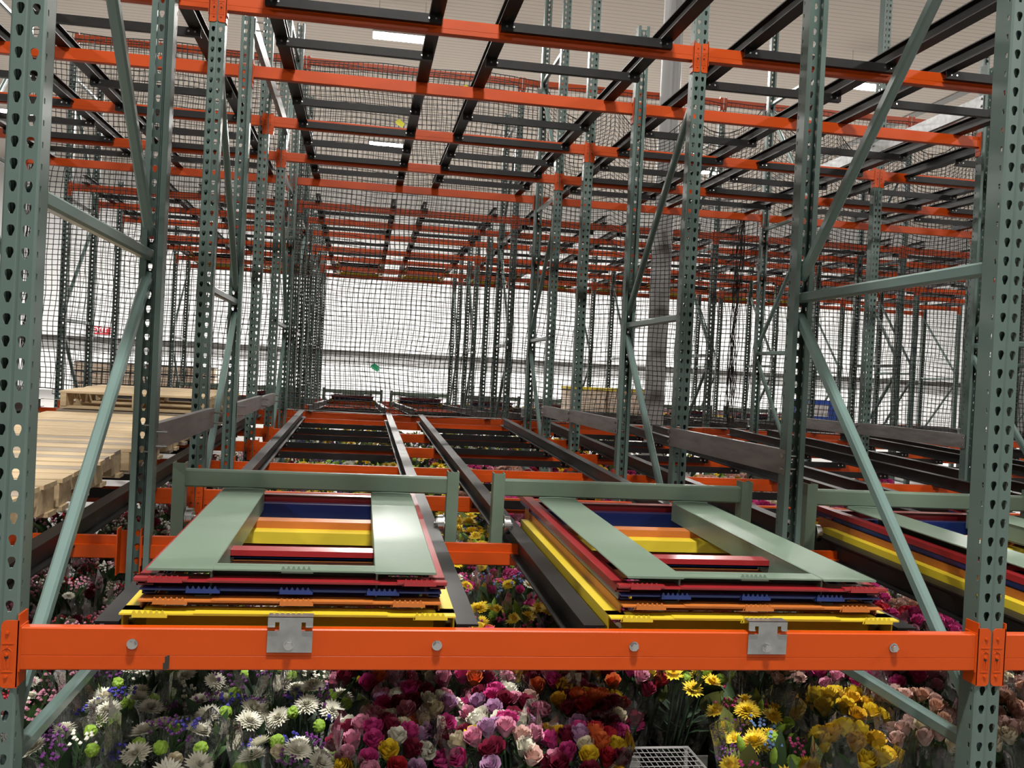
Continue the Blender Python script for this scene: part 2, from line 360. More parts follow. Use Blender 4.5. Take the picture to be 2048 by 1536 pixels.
# bolts and clips on the front beam
HEX = MB(); HEX.tube([(0, -.001, 0), (0, -.0035, 0)], .0125, 14); HEX.tube([(0, -.003, 0), (0, -.013, 0)], .0098, 6); HEX.tube([(0, -.013, 0), (0, -.0145, 0)], .0075, 12)
HEX = HEX.mesh('bolt', 'zinc')
for x in (.291, 1.007, 1.510, 2.227): link('bolt', HEX, FRONT, (x, 0, -.085 + .048))
def clip():
    mb = MB(); w2 = .053; y0, y1 = -.006, -.003
    pts = [(-w2, -.055), (w2, -.055), (w2, -.003), (.026, -.003), (.026, .018), (.036, .018), (.036, .010), (w2, .010), (w2, .031), (-w2, .031), (-w2, .010), (-.036, .010), (-.036, .018), (-.026, .018), (-.026, -.003), (-w2, -.003)]
    # as strips of quads
    for x0, x1, z0, z1 in ((-w2, w2, -.055, -.003), (-.026, .026, -.003, .031), (-w2, -.026, .018, .031), (.026, w2, .018, .031), (-w2, -.036, .0085, .018), (.036, w2, .0085, .018)):
        mb.box(x0, x1, y0, y1, z0, z1)
    for sx in (-1, 1):
        xa, xb = sorted((sx * .036, sx * w2)); mb.box(xa, xb, -.011, -.003, .0065, .0085)
        mb.box(*sorted((sx * .028, sx * w2)), -.010, -.003, -.0045, -.003)
    mb.box(-w2, w2, -.006, .030, .0295, .031)
    return mb.mesh('mounting_clip', 'galv')
CL = clip()
for x in (.652, 1.868):
    c = link('mounting_clip', CL, FRONT, (x, 0, -.0)); c['label'] = 'galvanised steel clip'
    link('clip_bolt', HEX, c, (-.002, -.004, -.037))
sc = MB(); sc.box(.366, .371, -.0012, .0004, -.098, -.066); sc.box(.371, .376, -.0012, .0004, -.096, -.064); sc.box(.362, .366, -.0012, .0004, -.098, -.082)
link('scuff_mark', sc.mesh('scuff_mark', 'mark'), FRONT)

# ------------------------------------------------------------------ lane tracks
SL = .0237
RTOP0 = -.047
LANES = {'a': (.218, 1.087, 'left'), 'b': (1.418, 2.296, 'right')}
def rail_mesh(p0, p1, h=.080):
    mb = MB(); tw, bw, t = .028, .036, .006
    pr = [(-tw, 0), (-tw, -t), (-.003, -t), (-.003, -h + t), (-bw, -h + t), (-bw, -h), (bw, -h), (bw, -h + t), (.003, -h + t), (.003, -t), (tw, -t), (tw, 0)]
    a = Vector(p0); b = Vector(p1); vs = [(p.x + u, p.y, p.z + v) for p in (a, b) for u, v in pr]; n = 12
    fs = [(k, (k + 1) % n, n + (k + 1) % n, n + k) for k in range(n)]
    for o in (0, n):
        fs += [tuple(o + k for k in q) for q in ((0, 1, 2, 9, 10, 11), (2, 3, 8, 9), (3, 4, 5, 6, 7, 8))]
    mb.add(vs, fs); return mb.mesh('rail', 'black')
def angle_bar(x0, x1, y, z, hgt=.045, dep=.035):
    mb = MB(); t = .005
    mb.box(x0, x1, y, y + t, z - hgt, z); mb.box(x0, x1, y + t, y + dep, z - hgt, z - hgt + t)
    for xx in (x0 + .03, x0 + .065, x1 - .03, x1 - .065): mb.tube([(xx, y - .002, z - hgt * .5), (xx, y + .001, z - hgt * .5)], .006, 8, 1)
    return mb.mesh('crossbar', ['black', 'zinc'])
BARS = [YC - .045, 3.15, 4.42, YE - .045, 5.70, YF_ - .045, 6.88]
def track(bay, lane, upper, far=False):
    xa, xb, sd = LANES[lane]; X = XLINE(bay)
    if upper: top = lambda y: 2.41 + .080 + .0118 * (y - 2.6); xa, xb = (.258, 1.083, ) if lane == 'a' else (1.445, 2.31)
    else: top = lambda y: RTOP0 + SL * y
    lab = '%s pair of black rails, %s level, %s, %s rack' % (sd, 'upper' if upper else 'lower', BAYN[bay][4:], 'rear' if far else 'near')
    t = thing('cart_track', lab, 'rail track', (X, MIR if far else 0, 0), (0, 0, pi) if far else None)
    if far: t.location.x = X + W
    y0, y1 = (.05, 7.56)
    if upper and not far: y0 = .05
    for xx in (xa, xb): link('rail', rail_mesh((xx, y0, top(y0)), (xx, y1, top(y1))), t)
    for y in BARS:
        z = top(y) - .078
        zz = {}
        link('crossbar', angle_bar(xa - .028, xb + .028, y, z, .046), t)
    return t
for bay in (-1, 0, 1, 2):
    for lane in 'ab':
        track(bay, lane, False); track(bay, lane, True)
for bay in (-1, 0, 1, 2, 3, 4):
    for lane in 'ab':
        track(bay, lane, False, True); track(bay, lane, True, True)

# ------------------------------------------------------------------ row spacers
def spacer(x, y0, y1, z, label, bright='mill', flip=1):
    mb = MB(); h = .098; t = .004; f = .03 * flip
    xs = sorted((0, f)); L = y1 - y0
    mb.box(-t / 2, t / 2, 0, L, -h / 2, h / 2); mb.box(*xs, 0, L, h / 2 - t, h / 2); mb.box(*xs, 0, L, -h / 2, -h / 2 + t)
    for yy in (.012, L - .012):
        for zz in (-.026, .026): mb.tube([(-.014, yy, zz), (.05, yy, zz)], .005, 8, 1); mb.tube([(-.012, yy, zz), (-.002, yy, zz)], .009, 6, 1)
    o = link('row_spacer', mb.mesh('row_spacer', [bright, 'zinc']), None, (x, y0, z)); tag(o, label, 'row spacer'); return o
for i in (0, 1, 2, 3):
    x = XLINE(i) - .045 if i > 0 else .045; fl = 1 if i > 0 else -1
    if i < 2: spacer(x + (.02 if i == 0 else 0), YB1 - .06, YC + .06, .298, 'steel row spacer behind the first frame, ' + WHERE[i], flip=fl)
    if i < 3: spacer(x, YD1 - .06, YE + .06, .285, 'low steel row spacer behind the second frame, ' + WHERE[i], flip=fl)
    spacer(x, YE + .062, YF_ + .06, .275, 'low steel row spacer behind the lone post, ' + WHERE[i], flip=fl)
    if i < 3: spacer(x, YD1 - .06, YE + .06, 2.66, 'high galvanised row spacer behind the second frame, ' + WHERE[i], 'galv', fl)
    spacer(x, YE + .062, YF_ + .06, 2.67, 'high galvanised row spacer behind the lone post, ' + WHERE[i], 'galv', fl)

# ------------------------------------------------------------------ push-back carts
def tab_mesh(wd=.078, col=0, n=6):
    mb = MB(); pts = [(-wd / 2 - .004, -.010)]
    for k in range(n):
        x = -wd / 2 + wd * (k + .1) / n; s = wd / n
        pts += [(x, .0005), (x + s * .22, .0075), (x + s * .42, .0075), (x + s * .66, .0005)]
    pts += [(wd / 2 + .004, -.004), (wd / 2, -.010)]
    N = len(pts); mb.add([(x, 0, z) for x, z in pts] + [(x, .004, z) for x, z in pts], [(k, (k + 1) % N, N + (k + 1) % N, N + k) for k in range(N)])
    # caps as a fan of strips down to the base line
    for k in range(1, N - 2):
        for y in (0, .004):
            a, b_ = pts[k], pts[k + 1]
            if b_[0] - a[0] > 1e-6: mb.add([(a[0], y, -.010), (b_[0], y, -.010), (b_[0], y, b_[1]), (a[0], y, a[1])], [(0, 1, 2, 3) if y == 0 else (3, 2, 1, 0)])
    return mb
def chan_x(mb, x0, x1, y, z, h, w, face=-1, t=.004):
    """channel running in x: top flange going back from y, web at the front"""
    mb.box(x0, x1, y, y + w, z - t, z); mb.box(x0, x1, y, y + t, z - h, z - t); mb.box(x0, x1, y, y + w, z - h, z - h + t)
def chan_y(mb, x, s, y0, y1, z, h, w, t=.004):
    """channel running in y: outer web at x, flanges going inwards (s = direction of the flanges)"""
    mb.box(*sorted((x, x + s * w)), y0, y1, z - t, z); mb.box(*sorted((x, x + s * t)), y0, y1, z - h, z - t); mb.box(*sorted((x, x + s * w)), y0, y1, z - h, z - h + t)
def wheel_mesh():
    mb = MB(); mb.cyl((0, 0, 0), .035, .022, 'x', 28); mb.cyl((.0125, 0, 0), .041, .004, 'x', 28); mb.cyl((-.013, 0, 0), .022, .006, 'x', 20); mb.cyl((-.018, 0, 0), .009, .012, 'x', 6); mb.cyl((.02, 0, 0), .012, .014, 'x', 12)
    return mb.mesh('wheel', 'zinc', False)
WHEEL = wheel_mesh()
SPEC = [  # colour, mat, half width, y0, y1, ztop, flange, height, crossbars(y,h,w), tabs(x)
    ('yellow', 'cyellow', .402, .030, 1.44, -.022, .048, .056, ((1.06, .045, .07),), (-.334, -.008, .338)),
    ('orange', 'corange', .365, .052, 1.56, .004, .030, .045, ((.47, .03, .05), (1.13, .045, .07)), (-.293, .006, .282)),
    ('blue', 'cblue', .366, .070, 1.68, .028, .030, .020, ((.50, .02, .04), (1.36, .075, .05)), (-.220, .003, .217)),
    ('red', 'cred', .378, .060, 1.76, .051, .040, .020, ((.42, .02, .06), (1.43, .04, .05)), (-.308, .308)),
]
_cm = {}
for nm, mt, hw, y0, y1, zt, fl, h, bars, tabs in SPEC:
    mb = MB()
    for s in (-1, 1): chan_y(mb, s * hw, -s, y0 + .002, y1, zt, h, fl)
    _cm[nm, 's'] = None
    sl = MB(); chan_y(sl, -hw, 1, y0 + .03, y1, zt, h, fl); sr = MB(); chan_y(sr, hw, -1, y0 + .03, y1, zt, h, fl)
    fb = MB(); fb.box(-hw, hw, y0, y0 + .034, zt - .004, zt); fb.box(-hw + .05, hw - .05, y0 + .066, y0 + .070, zt - (.058 if nm == 'yellow' else .028), zt - .004); fb.box(-hw, hw, y0 + .030, y0 + .070, zt - .004, zt)
    if nm == 'red':
        fb.box(-hw, -hw + .125, y0 - .004, y0 + .02, zt, zt + .006); fb.box(hw - .125, hw, y0 - .004, y0 + .02, zt, zt + .006)
    fb.box(-hw + .17, hw - .17, y0 - .001, y0 + .028, zt, zt + .002)
    _cm[nm] = dict(side_l=sl.mesh('side_member', mt), side_r=sr.mesh('side_member', mt), front=fb.mesh('front_member', mt), tabm=tab_mesh().mesh('tooth_tab', mt),
                   bars=[])
    for yb, hb, wb in bars:
        q = MB(); chan_x(q, -hw + .006, hw - .006, yb, zt - .001, hb, wb); _cm[nm]['bars'].append(q.mesh('crossbar', mt))
def green_cart():
    d = {}
    for s, k in ((-1, 'l'), (1, 'r')):
        mb = MB(); x0, x1 = sorted((s * .352, s * .197))
        mb.cbox(x0, x1, .07, 1.352, .072, .078, .002)
        xi = s * .200; mb.box(*sorted((xi, xi + s * .005)), .09, 1.352, .006, .072)
        mb.box(*sorted((xi, xi + s * .04)), .09, 1.352, .004, .008)
        mb.tube([(x0 + .004, 1.350, .079), ((x0 + x1) / 2, 1.351, .081), (x1 - .004, 1.350, .079)], .005, 6)
        d['deck_' + k] = mb.mesh('deck_plate', 'cgreen')
    mb = MB(); mb.box(-.2, .2, .078, .122, .0725, .0765); mb.box(-.2, .2, .138, .142, .045, .0725); mb.box(-.2, .2, .12, .142, .0725, .0765); d['front'] = mb.mesh('front_member', 'cgreen')
    mb = MB(); mb.cbox(-.49, .49, 1.352, 1.395, .112 - .03, .178 - .03, .006); d['bar'] = mb.mesh('backrest_bar', 'cgreen')
    for s, k in ((-1, 'l'), (1, 'r')):
        mb = MB(); a = s * .512; mb.box(a - .0225, a + .0225, 1.340, 1.344, -.125, .172)
        mb.box(*sorted((a - s * .0225, a - s * .0185)), 1.344, 1.40, -.125, .172); mb.box(*sorted((a + s * .0225, a + s * .0185)), 1.344, 1.40, -.125, .172)
        d['post_' + k] = mb.mesh('backrest_post', 'cgreen')
    d['tabm'] = tab_mesh(.075).mesh('tooth_tab', 'cgreen'); return d
GC = green_cart()
def cart_stack(bay, lane, far=False, dz=0):
    cx = XLINE(bay) + {'a': .652, 'b': 1.857 if not far else 1.857}[lane]; sd = LANES[lane][2]
    where = '%s lane, %s, %s rack' % (sd, BAYN[bay][4:], 'rear' if far else ('near' if not dz else 'upper near'))
    tilt = (math.atan(.0225), 0, 0)
    def root(c, lab):
        if far:
            X = XLINE(bay) + W - {'a': .652, 'b': 1.857}[lane]
            t = thing('push_back_cart', lab, 'pallet cart', (X, MIR, 0)); t.rotation_euler = (math.atan(.0225), 0, pi)
        else:
            t = thing('push_back_cart', lab, 'pallet cart', (cx, 0, dz)); t.rotation_euler = tilt
        return t
    for i, (nm, mt, hw, y0, y1, zt, fl, h, bars, tabs) in enumerate(SPEC):
        t = root(nm, '%s nested cart, %s, %s' % (nm, ['bottom of its stack', 'second from bottom', 'middle of its stack', 'second from top'][i], where)); d = _cm[nm]
        link('side_member', d['side_l'], t); link('side_member', d['side_r'], t); link('front_member', d['front'], t)
        for bm_ in d['bars']: link('crossbar', bm_, t)
        for x in tabs: link('tooth_tab', d['tabm'], t, (x, y0 - .005, zt + (.005 if nm == 'red' else .001)))
        if i == 0:
            for s in (-1, 1): link('wheel', WHEEL_S, t, (s * .392, .13, zt - .03), (0, 0, pi) if s < 0 else None)
    t = root('green', 'green top cart with backrest, %s' % where)
    for k in ('deck_l', 'deck_r'): link('deck_plate', GC[k], t)
    link('front_member', GC['front'], t); link('backrest_bar', GC['bar'], t)
    for k in ('post_l', 'post_r'): link('backrest_post', GC[k], t)
    link('tooth_tab', GC['tabm'], t, (.003, .080, .078))
    for s in (-1, 1): link('wheel', WHEEL, t, (s * .470, 1.368, -.035), (0, 0, 0 if s > 0 else pi))
WHEEL_S = MB().cyl((0, 0, 0), .022, .012, 'x', 16).mesh('wheel_small', 'zinc')
for bay, lane in ((0, 'a'), (0, 'b'), (1, 'a'), (1, 'b')): cart_stack(bay, lane); cart_stack(bay, lane, dz=2.49)
for bay in (-1, 0, 1, 2, 3):
    for lane in 'ab': cart_stack(bay, lane, True)
# folded carts seen from below on the upper far level
def flat_cart(bay, lane):
    X = XLINE(bay) + W - {'a': .652, 'b': 1.857}[lane]
    for i, (nm, mt, hw, y0, y1, zt, fl, h, bars, tabs) in enumerate(SPEC[:2]):
        t = thing('push_back_cart', '%s cart on the upper level, %s lane, %s, rear rack' % (nm, LANES[lane][2], BAYN[bay][4:]), 'pallet cart', (X, MIR, 2.43)); t.rotation_euler = (math.atan(.012), 0, pi); d = _cm[nm]
        link('side_member', d['side_l'], t); link('side_member', d['side_r'], t); link('front_member', d['front'], t)
        for bm_ in d['bars']: link('crossbar', bm_, t)
        q = MB(); q.box(-hw + .02, hw - .02, .2, 1.3, zt + .004, zt + .012); link('deck_plate', q.mesh('deck_plate', 'black'), t)
for bay in (-1, 0, 1, 2, 3):
    for lane in 'ab': flat_cart(bay, lane)

# ------------------------------------------------------------------ pallets
def pallet_parts():
    d = {}; Wd = 1.02; Dp = 1.0
    d['board'] = [MB().cbox(-Wd, 0, -.045, .045, -.009, .009, .002).mesh('deck_board', k) for k in ('wood', 'wood2')]
    d['wide'] = [MB().cbox(-Wd, 0, -.068, .068, -.009, .009, .002).mesh('deck_board', k) for k in ('wood', 'wood2')]
    q = MB()
    for y0, y1, z0 in ((0, .17, 0), (.17, .34, .038), (.34, .66, 0), (.66, .83, .038), (.83, Dp, 0)): q.box(-.019, .019, y0, y1, z0, .089)
    d['str'] = [q.mesh('stringer', 'wood'), q.mesh('stringer', 'wood2')]
    return d
PD = pallet_parts()
def pallet(xr, y0, zb, label, rz, wear=.25, slope=SL):
    """xr = right edge; boards run in x"""
    rnd = random.Random(label)
    t = thing('wooden_pallet', label, 'pallet', (xr, y0, zb), (math.atan(slope), 0, rz))
    pk = lambda L: L[1 if rnd.random() < wear else 0]
    for x in (-.03, -.51, -.99): link('stringer', pk(PD['str']), t, (x, 0, .018))
    for k, y in enumerate((.068, .21, .32, .43, .57, .68, .79, .932)):
        link('deck_board', pk(PD['wide'] if k in (0, 7) else PD['board']), t, (rnd.uniform(-.012, .012), y, .018 + .089 + .009), (0, 0, rnd.uniform(-.006, .006)))
    for y in (.05, .35, .65, .95): link('deck_board', pk(PD['board']), t, (rnd.uniform(-.01, .01), y, .009))
    return t
PAL = [(-.335, .42, 1, -.03, 'pale wooden pallet lying nearest the front post in the left bay'),
       (-.30, 1.46, 1, .02, 'weathered wooden pallet, second back along the left bay'),
       (-.29, 2.50, 1, -.015, 'wooden pallet beside the first frame, third back in the left bay'),
       (-.28, 3.54, 1, .01, 'pale pallet beside the row spacer, fourth back in the left bay')]
for xr, y0, n_, rz, lab in PAL: pallet(xr, y0, RTOP0 + SL * y0 + .002, lab, rz)
pallet(-.28, 4.72, RTOP0 + SL * 4.72 + .002, 'lower of two stacked pallets at the back of the left bay', .01, .5)
pallet(-.27, 4.70, RTOP0 + SL * 4.72 + .134, 'fresh pale pallet, upper of two stacked at the back of the left bay', -.02, .0)

# ------------------------------------------------------------------ netting
def net_mesh(x0, x1, z0, z1, seed, cell=.0515, r=.0040, sag=0.):
    rnd = random.Random(seed); nx = int((x1 - x0) / cell); nz = int((z1 - z0) / cell); ph = [rnd.uniform(0, 6.28) for _ in range(10)]
    def pt(i, j):
        u = i / nx; v = j / nz; x = x0 + (x1 - x0) * u; z = z0 + (z1 - z0) * v
        if sag: z -= sag * v ** 3 * (1 - (2 * ((u * 3) % 1) - 1) ** 2) + sag * .7 * v ** 2 * sin(pi * u)
        z += .022 * sin(5 * u + 3.1 * v + ph[0]) * (1 - v * .5) + .012 * sin(13 * u - 6 * v + ph[1])
        x += .022 * sin(7 * v + 4 * u + ph[2]) + .012 * sin(17 * v + ph[3] + 9 * u) + .008 * sin(31 * v + ph[6])
        y = .06 * sin(6 * u + ph[4]) * sin(3 * v + ph[5]) + rnd.uniform(-.004, .004)
        k = rnd.uniform(-.0018, .0018)
        return (x + k, y, z + rnd.uniform(-.0018, .0018))
    G = [[pt(i, j) for j in range(nz + 1)] for i in range(nx + 1)]; vs = []; fs = []
    def seg(a, b, horiz):
        n = len(vs); d = (0, 0, 1) if horiz else (1, 0, 0); e = (0, 1, 0)
        for p in (a, b):
            for k in range(3):
                c, s = cos(2.094 * k + .5) * r, sin(2.094 * k + .5) * r
                vs.append((p[0] + d[0] * c, p[1] + s, p[2] + d[2] * c))
        for k in range(3): fs.append((n + k, n + (k + 1) % 3, n + 3 + (k + 1) % 3, n + 3 + k))
    for i in range(nx + 1):
        for j in range(nz + 1):
            if i < nx: seg(G[i][j], G[i + 1][j], True)
            if j < nz: seg(G[i][j], G[i][j + 1], False)
    mb = MB(); mb.v = vs; mb.f = fs; mb.m = [0] * len(fs)
    top = [G[i][nz] for i in range(nx + 1)]; bot = [G[i][0] for i in range(nx + 1)]
    mb.tube(top[::2], .005, 5, 0); mb.tube(bot[::2], .005, 5, 0)
    return mb.mesh('safety_net', 'net')
for bay in (-1, 0, 1, 2, 3):
    me = net_mesh(.02, W - .02, .13 if bay != -1 else .2, 3.72, bay * 7 + 3, sag=.0 if bay < 1 else .28)
    o = link('safety_net', me, None, (XLINE(bay), YG1 + .12, 0)); tag(o, 'black safety netting hung on the back posts of ' + BAYN[bay], 'safety net')
    rp = MB().tube([(XLINE(bay) + .02 + (W - .04) * k / 10, YG1 + .115, .128 - .01 * sin(pi * k / 10)) for k in range(11)], .003, 5)
    tag(link('net_rope', rp.mesh('net_rope', 'rope')), 'thin pale rope along the foot of the netting of ' + BAYN[bay], 'rope')
for bay in (-1, 0, 1, 2, 3, 4):
    me = net_mesh(.02, W - .02, .15, 4.02, bay * 5 + 40, cell=.0515, r=.0026)
    o = link('safety_net', me, None, (XLINE(bay), MIR - YG1 - .14, 0)); tag(o, 'second layer of black netting on the rear rack, behind ' + BAYN[bay], 'safety net')
# gathered net ends
def bunch(x, y, label, z1=3.4):
    mb = MB()
    for k in range(16):
        ph = random.uniform(0, 6); r = random.uniform(.01, .05)
        mb.tube([(x + r * cos(ph + z * 2.3) + random.uniform(-.012, .012), y + r * sin(ph + z * 2.0), z) for z in [.18 + .11 * q for q in range(int((z1 - .18) / .11))]], .0035, 4)
    tag(link('gathered_net', mb.mesh('gathered_net', 'net')), label, 'safety net')
bunch(XLINE(-1) + .06, YG1 + .10, 'black netting gathered in a bundle on the far left post')
bunch(XLINE(2) - .22, YG1 + .10, 'black netting edge gathered loosely between the first and second right bays', 2.6)
# net clamps on the G posts
def clamp(x, z, lab):
    mb = MB(); mb.box(-.055, .055, -.004, .0, -.05, .05)
    for zz in (-.038, .038):
        mb.tube([(-.05, -.06, zz), (-.05, .03, zz)], .004, 6, 1); mb.tube([(.05, -.06, zz), (.05, .03, zz)], .004, 6, 1); mb.tube([(-.052, -.085, zz), (.052, -.085, zz)], .004, 6, 1)
    tag(link('net_clamp', mb.mesh('net_clamp', ['grey', 'zinc']), None, (x, YG1 + .03, z)), lab, 'clamp')
for i in (-1, 0, 1, 2, 3):
    for z, nm in ((.20, 'bottom'), (1.9, 'middle'), (3.55, 'top')): clamp(XLINE(i) + .01, z, 'u-bolt net clamp, %s one, %s' % (nm, WHERE[i]))
for x, z, m_, lab in ((.93, .60, 'tgreen', 'green tape scrap caught on the centre netting'), (1.06, 3.13, 'tyellow', 'yellow tape scrap high on the centre netting, lower of two'), (1.73, 3.55, 'tyellow', 'yellow tape scrap at the top edge of the centre netting')):
    mb = MB(); mb.add([(-.05, 0, .01), (-.01, -.01, .04), (.05, 0, .0), (.03, -.012, -.05), (0, .003, -.03), (-.03, -.008, -.02)], [(0, 1, 2, 3), (0, 3, 4, 5)]); mb.add([(-.05, .004, .01), (-.01, -.006, .04), (.05, .004, .0), (.03, -.008, -.05)], [(3, 2, 1, 0)])
    tag(link('tape_scrap', mb.mesh('tape_scrap', m_), None, (x, YG1 + .10, z)), lab, 'tape')

# ------------------------------------------------------------------ structural column, lamps, pendants
mb = MB(); mb.cyl((0, 0, (CEIL + FLOOR) / 2 - FLOOR), .115, CEIL - FLOOR, 'z', 28)
for z in (4.35, 6.2): mb.cyl((0, 0, z - FLOOR), .119, .03, 'z', 28)
mb.box(-.2, .2, -.2, .2, 0, .02)
cl_ = struct('column', mb.mesh('column', 'grey', False), (4.12, 8.15, FLOOR)); 
LB = MB().box(-.62, .62, -.25, .25, 0, .09).mesh('lamp_housing', 'lampbody'); LD = MB().box(-.6, .6, -.225, .225, -.006, 0).mesh('diffuser', 'lamp')
ST = MB().tube([(-.5, 0, .05), (-.5, 0, CEIL - LAMP_Z)], .008).tube([(.5, 0, .05), (.5, 0, CEIL - LAMP_Z)], .008).mesh('bracket', 'lampbody')
for xx, yy, e in LAMPS:
    row = {-12.6: 'far behind the camera', -2.6: 'over the front aisle', 8.5: 'over the netting', 18.5: 'behind the rear rack', 28.5: 'nearest the far wall'}[yy]; cc = {-10.0: 'left of the racks', 1.3: 'in line with the centre bay', 12.3: 'right of the column', 23.0: 'at the far right'}[xx]
    t = thing('high_bay_lamp', 'white high bay lamp %s, %s' % (row, cc), 'ceiling lamp', (xx, yy, LAMP_Z)); link('housing', LB, t); link('diffuser', LD, t); link('bracket', ST, t)
for (x, y, lab) in ((4.2, 19.4, 'round ceiling pendant above the upper centre beams'), (15.0, 19.4, 'round ceiling pendant at the upper right')):
    t = thing('ceiling_pendant', lab, 'pendant', (x, y, CEIL)); link('disc', MB().cyl((0, 0, -.04), .16, .04, 'z', 24).mesh('disc', 'lampbody'), t); link('stem', MB().cyl((0, 0, -.16), .045, .22, 'z', 12).mesh('stem', 'strap'), t)

# ------------------------------------------------------------------ things beyond the racks
sg = thing('exit_sign', 'red and white EXIT sign on the far wall behind the left netting', 'sign', (-10.25, WALLY - .06, 1.60))
link('panel', MB().box(-.42, .42, 0, .05, -.16, .16).mesh('sign_panel', 'red'), sg)
tcv = bpy.data.curves.new('exit_text', 'FONT'); tcv.body = 'EXIT'; tcv.size = .32; tcv.align_x = 'CENTER'; tcv.align_y = 'CENTER'; tcv.extrude = .004; tcv.offset = .006; tcv.materials.append(M['white'])
tx0 = bpy.data.objects.new('lettering_curve', tcv); COL.objects.link(tx0); bpy.context.view_layer.update(); tme = bpy.data.meshes.new_from_object(tx0.evaluated_get(bpy.context.evaluated_depsgraph_get())); bpy.data.objects.remove(tx0); tx = bpy.data.objects.new('lettering', tme); COL.objects.link(tx); tx.parent = sg; tx.location = (0, -.008, 0); tx.rotation_euler = (pi / 2, 0, 0)
def carton(x, y, z, wx, dy, hz, lab, lid=None, group=None):
    t = thing('carton', lab, 'carton', (x, y, z), group=group)
    link('box', MB().cbox(-wx / 2, wx / 2, 0, dy, 0, hz, .004).mesh('carton', 'card'), t)
    q = MB(); q.box(-wx / 2 - .003, wx / 2 + .003, -.003, dy + .003, hz * .52, hz * .60); q.box(-wx / 2 - .003, wx / 2 + .003, -.003, dy + .003, hz * .96, hz + .004)
    if lid: link('lid', MB().box(-wx / 2 - .012, wx / 2 + .012, -.012, dy + .012, hz - .01, hz + .03).mesh('lid', lid), t)
    else: link('strap', q.mesh('strap', 'strap'), t)
for c in range(5):
    for r_ in range(3):
        carton(-4.75 + .56 * c, 18.2 + .02 * r_, FLOOR + .13 + .44 * r_, .54, .5, .43, 'cardboard carton behind the left netting, %s column, %s row' % (ORD[c], ['bottom', 'middle', 'top'][r_]))
t = thing('wooden_pallet', 'pallet under the cardboard cartons behind the left netting', 'pallet', (-2.2, 18.1, FLOOR))
for x in (-.03, -.95, -1.9, -2.8): link('stringer', PD['str'][0], t, (x, 0, .018))
for y in (.06, .4, .68, .94): link('deck_board', MB().box(-2.85, 0, -.06, .06, .107, .125).mesh('deck_board', 'wood'), t, (0, y, 0))
for c in range(2): carton(4.25 + .62 * c, 11.9, .09, .58, .6, .34, 'cardboard carton with a yellow lid behind the netting, %s of the pair' % ['left', 'right'][c], 'ylid')
t = thing('plastic_crate', 'blue and white crate on the rear rack at the right', 'crate', (9.2, 14.2, .05)); link('box', MB().box(-.4, .4, 0, .5, 0, .36).mesh('crate', 'blueb'), t); link('label_panel', MB().box(-.22, .22, -.006, 0, .06, .28).mesh('crate_label', 'white'), t)

# ------------------------------------------------------------------ flowers
def petal(mb, a0, span, r0, r1, z0, z1, curl, mi=0, nu=3, nv=3, T=None, cup=.0):
    vs = []
    for j in range(nv + 1):
        v = j / nv; r = r0 + (r1 - r0) * v ** .8 + curl * max(0, v - .6) * 2; z = z0 + (z1 - z0) * v - abs(curl) * max(0, v - .75) * 1.6
        wv_ = span * (.55 + .45 * sin(pi * min(1, v * .9 + .1))) 
        for i in range(nu + 1):
            u = 2 * i / nu - 1; a = a0 + u * wv_; q = r * (1 - cup * u * u)
            vs.append((q * cos(a), q * sin(a), z - (.25 * (z1 - z0) * u * u * v)))
    n = nu + 1
    mb.add(vs, [(j * n + i, j * n + i + 1, (j + 1) * n + i + 1, (j + 1) * n + i) for j in range(nv) for i in range(nu)], mi, T)
def rose(col, s=1., seed=0):
    rnd = random.Random(seed); mb = MB(); R = .024 * s
    for k, (n, r0, r1, z0, z1, cu) in enumerate(((5, .40, 1.0, -.9, .70, .16), (5, .36, .84, -.7, .98, .06), (4, .28, .64, -.3, 1.12, .02), (3, .16, .42, .1, 1.16, 0), (3, .04, .22, .3, 1.12, 0))):
        off = rnd.uniform(0, 6)
        for i in range(n): petal(mb, off + 2 * pi * i / n + rnd.uniform(-.1, .1), 2.9 * pi / n * .62, r0 * R, r1 * R * rnd.uniform(.94, 1.06), z0 * R, z1 * R * rnd.uniform(.94, 1.05), cu * R)
    for i in range(5): petal(mb, i * 1.257, .35, .3 * R, .95 * R, -1.25 * R, -.45 * R, .1 * R, 1, 2, 2)
    mb.cyl((0, 0, -1.2 * R), .35 * R, .5 * R, 'z', 7, 1)
    return mb.mesh('rose_bloom', ['p_' + col, 'p_leaf'], True)
def mum(col, s=1., layers=7, seed=0, core=None):
    rnd = random.Random(seed); mb = MB(); R = .036 * s
    for L in range(layers):
        t = L / (layers - 1); n = (22 - 2 * L) if layers > 3 else 16 - 2 * L
        for i in range(n):
            a = 2 * pi * (i + .5 * (L % 2)) / n + rnd.uniform(-.08, .08); el = -.05 + t * 1.3; ln = R * (1.05 - .45 * t) * rnd.uniform(.88, 1.08); w2 = (.0048 if layers > 3 else .0056) * s * (1 if L < 3 else .85)
            d = Vector((cos(a) * cos(el), sin(a) * cos(el), sin(el))); sd = Vector((-sin(a), cos(a), 0)); up = sd.cross(d) * -1
            b0 = d * R * .12; m_ = d * ln * .62 + Vector((0, 0, .0)) + up * .002; e = d * ln + Vector((0, 0, .10 * R * (1 - t)))
            mb.add([tuple(b0 - sd * w2 * .6), tuple(b0 + sd * w2 * .6), tuple(m_ + sd * w2), tuple(m_ - sd * w2), tuple(e)], [(0, 1, 2, 3), (3, 2, 4)])
    if core: mb.tube([(0, 0, 0), (0, 0, .010 * s)], .011 * s, 10, 1, .007 * s)
    return mb.mesh('chrysanthemum_bloom', ['p_' + col, 'p_' + (core or 'lime')])
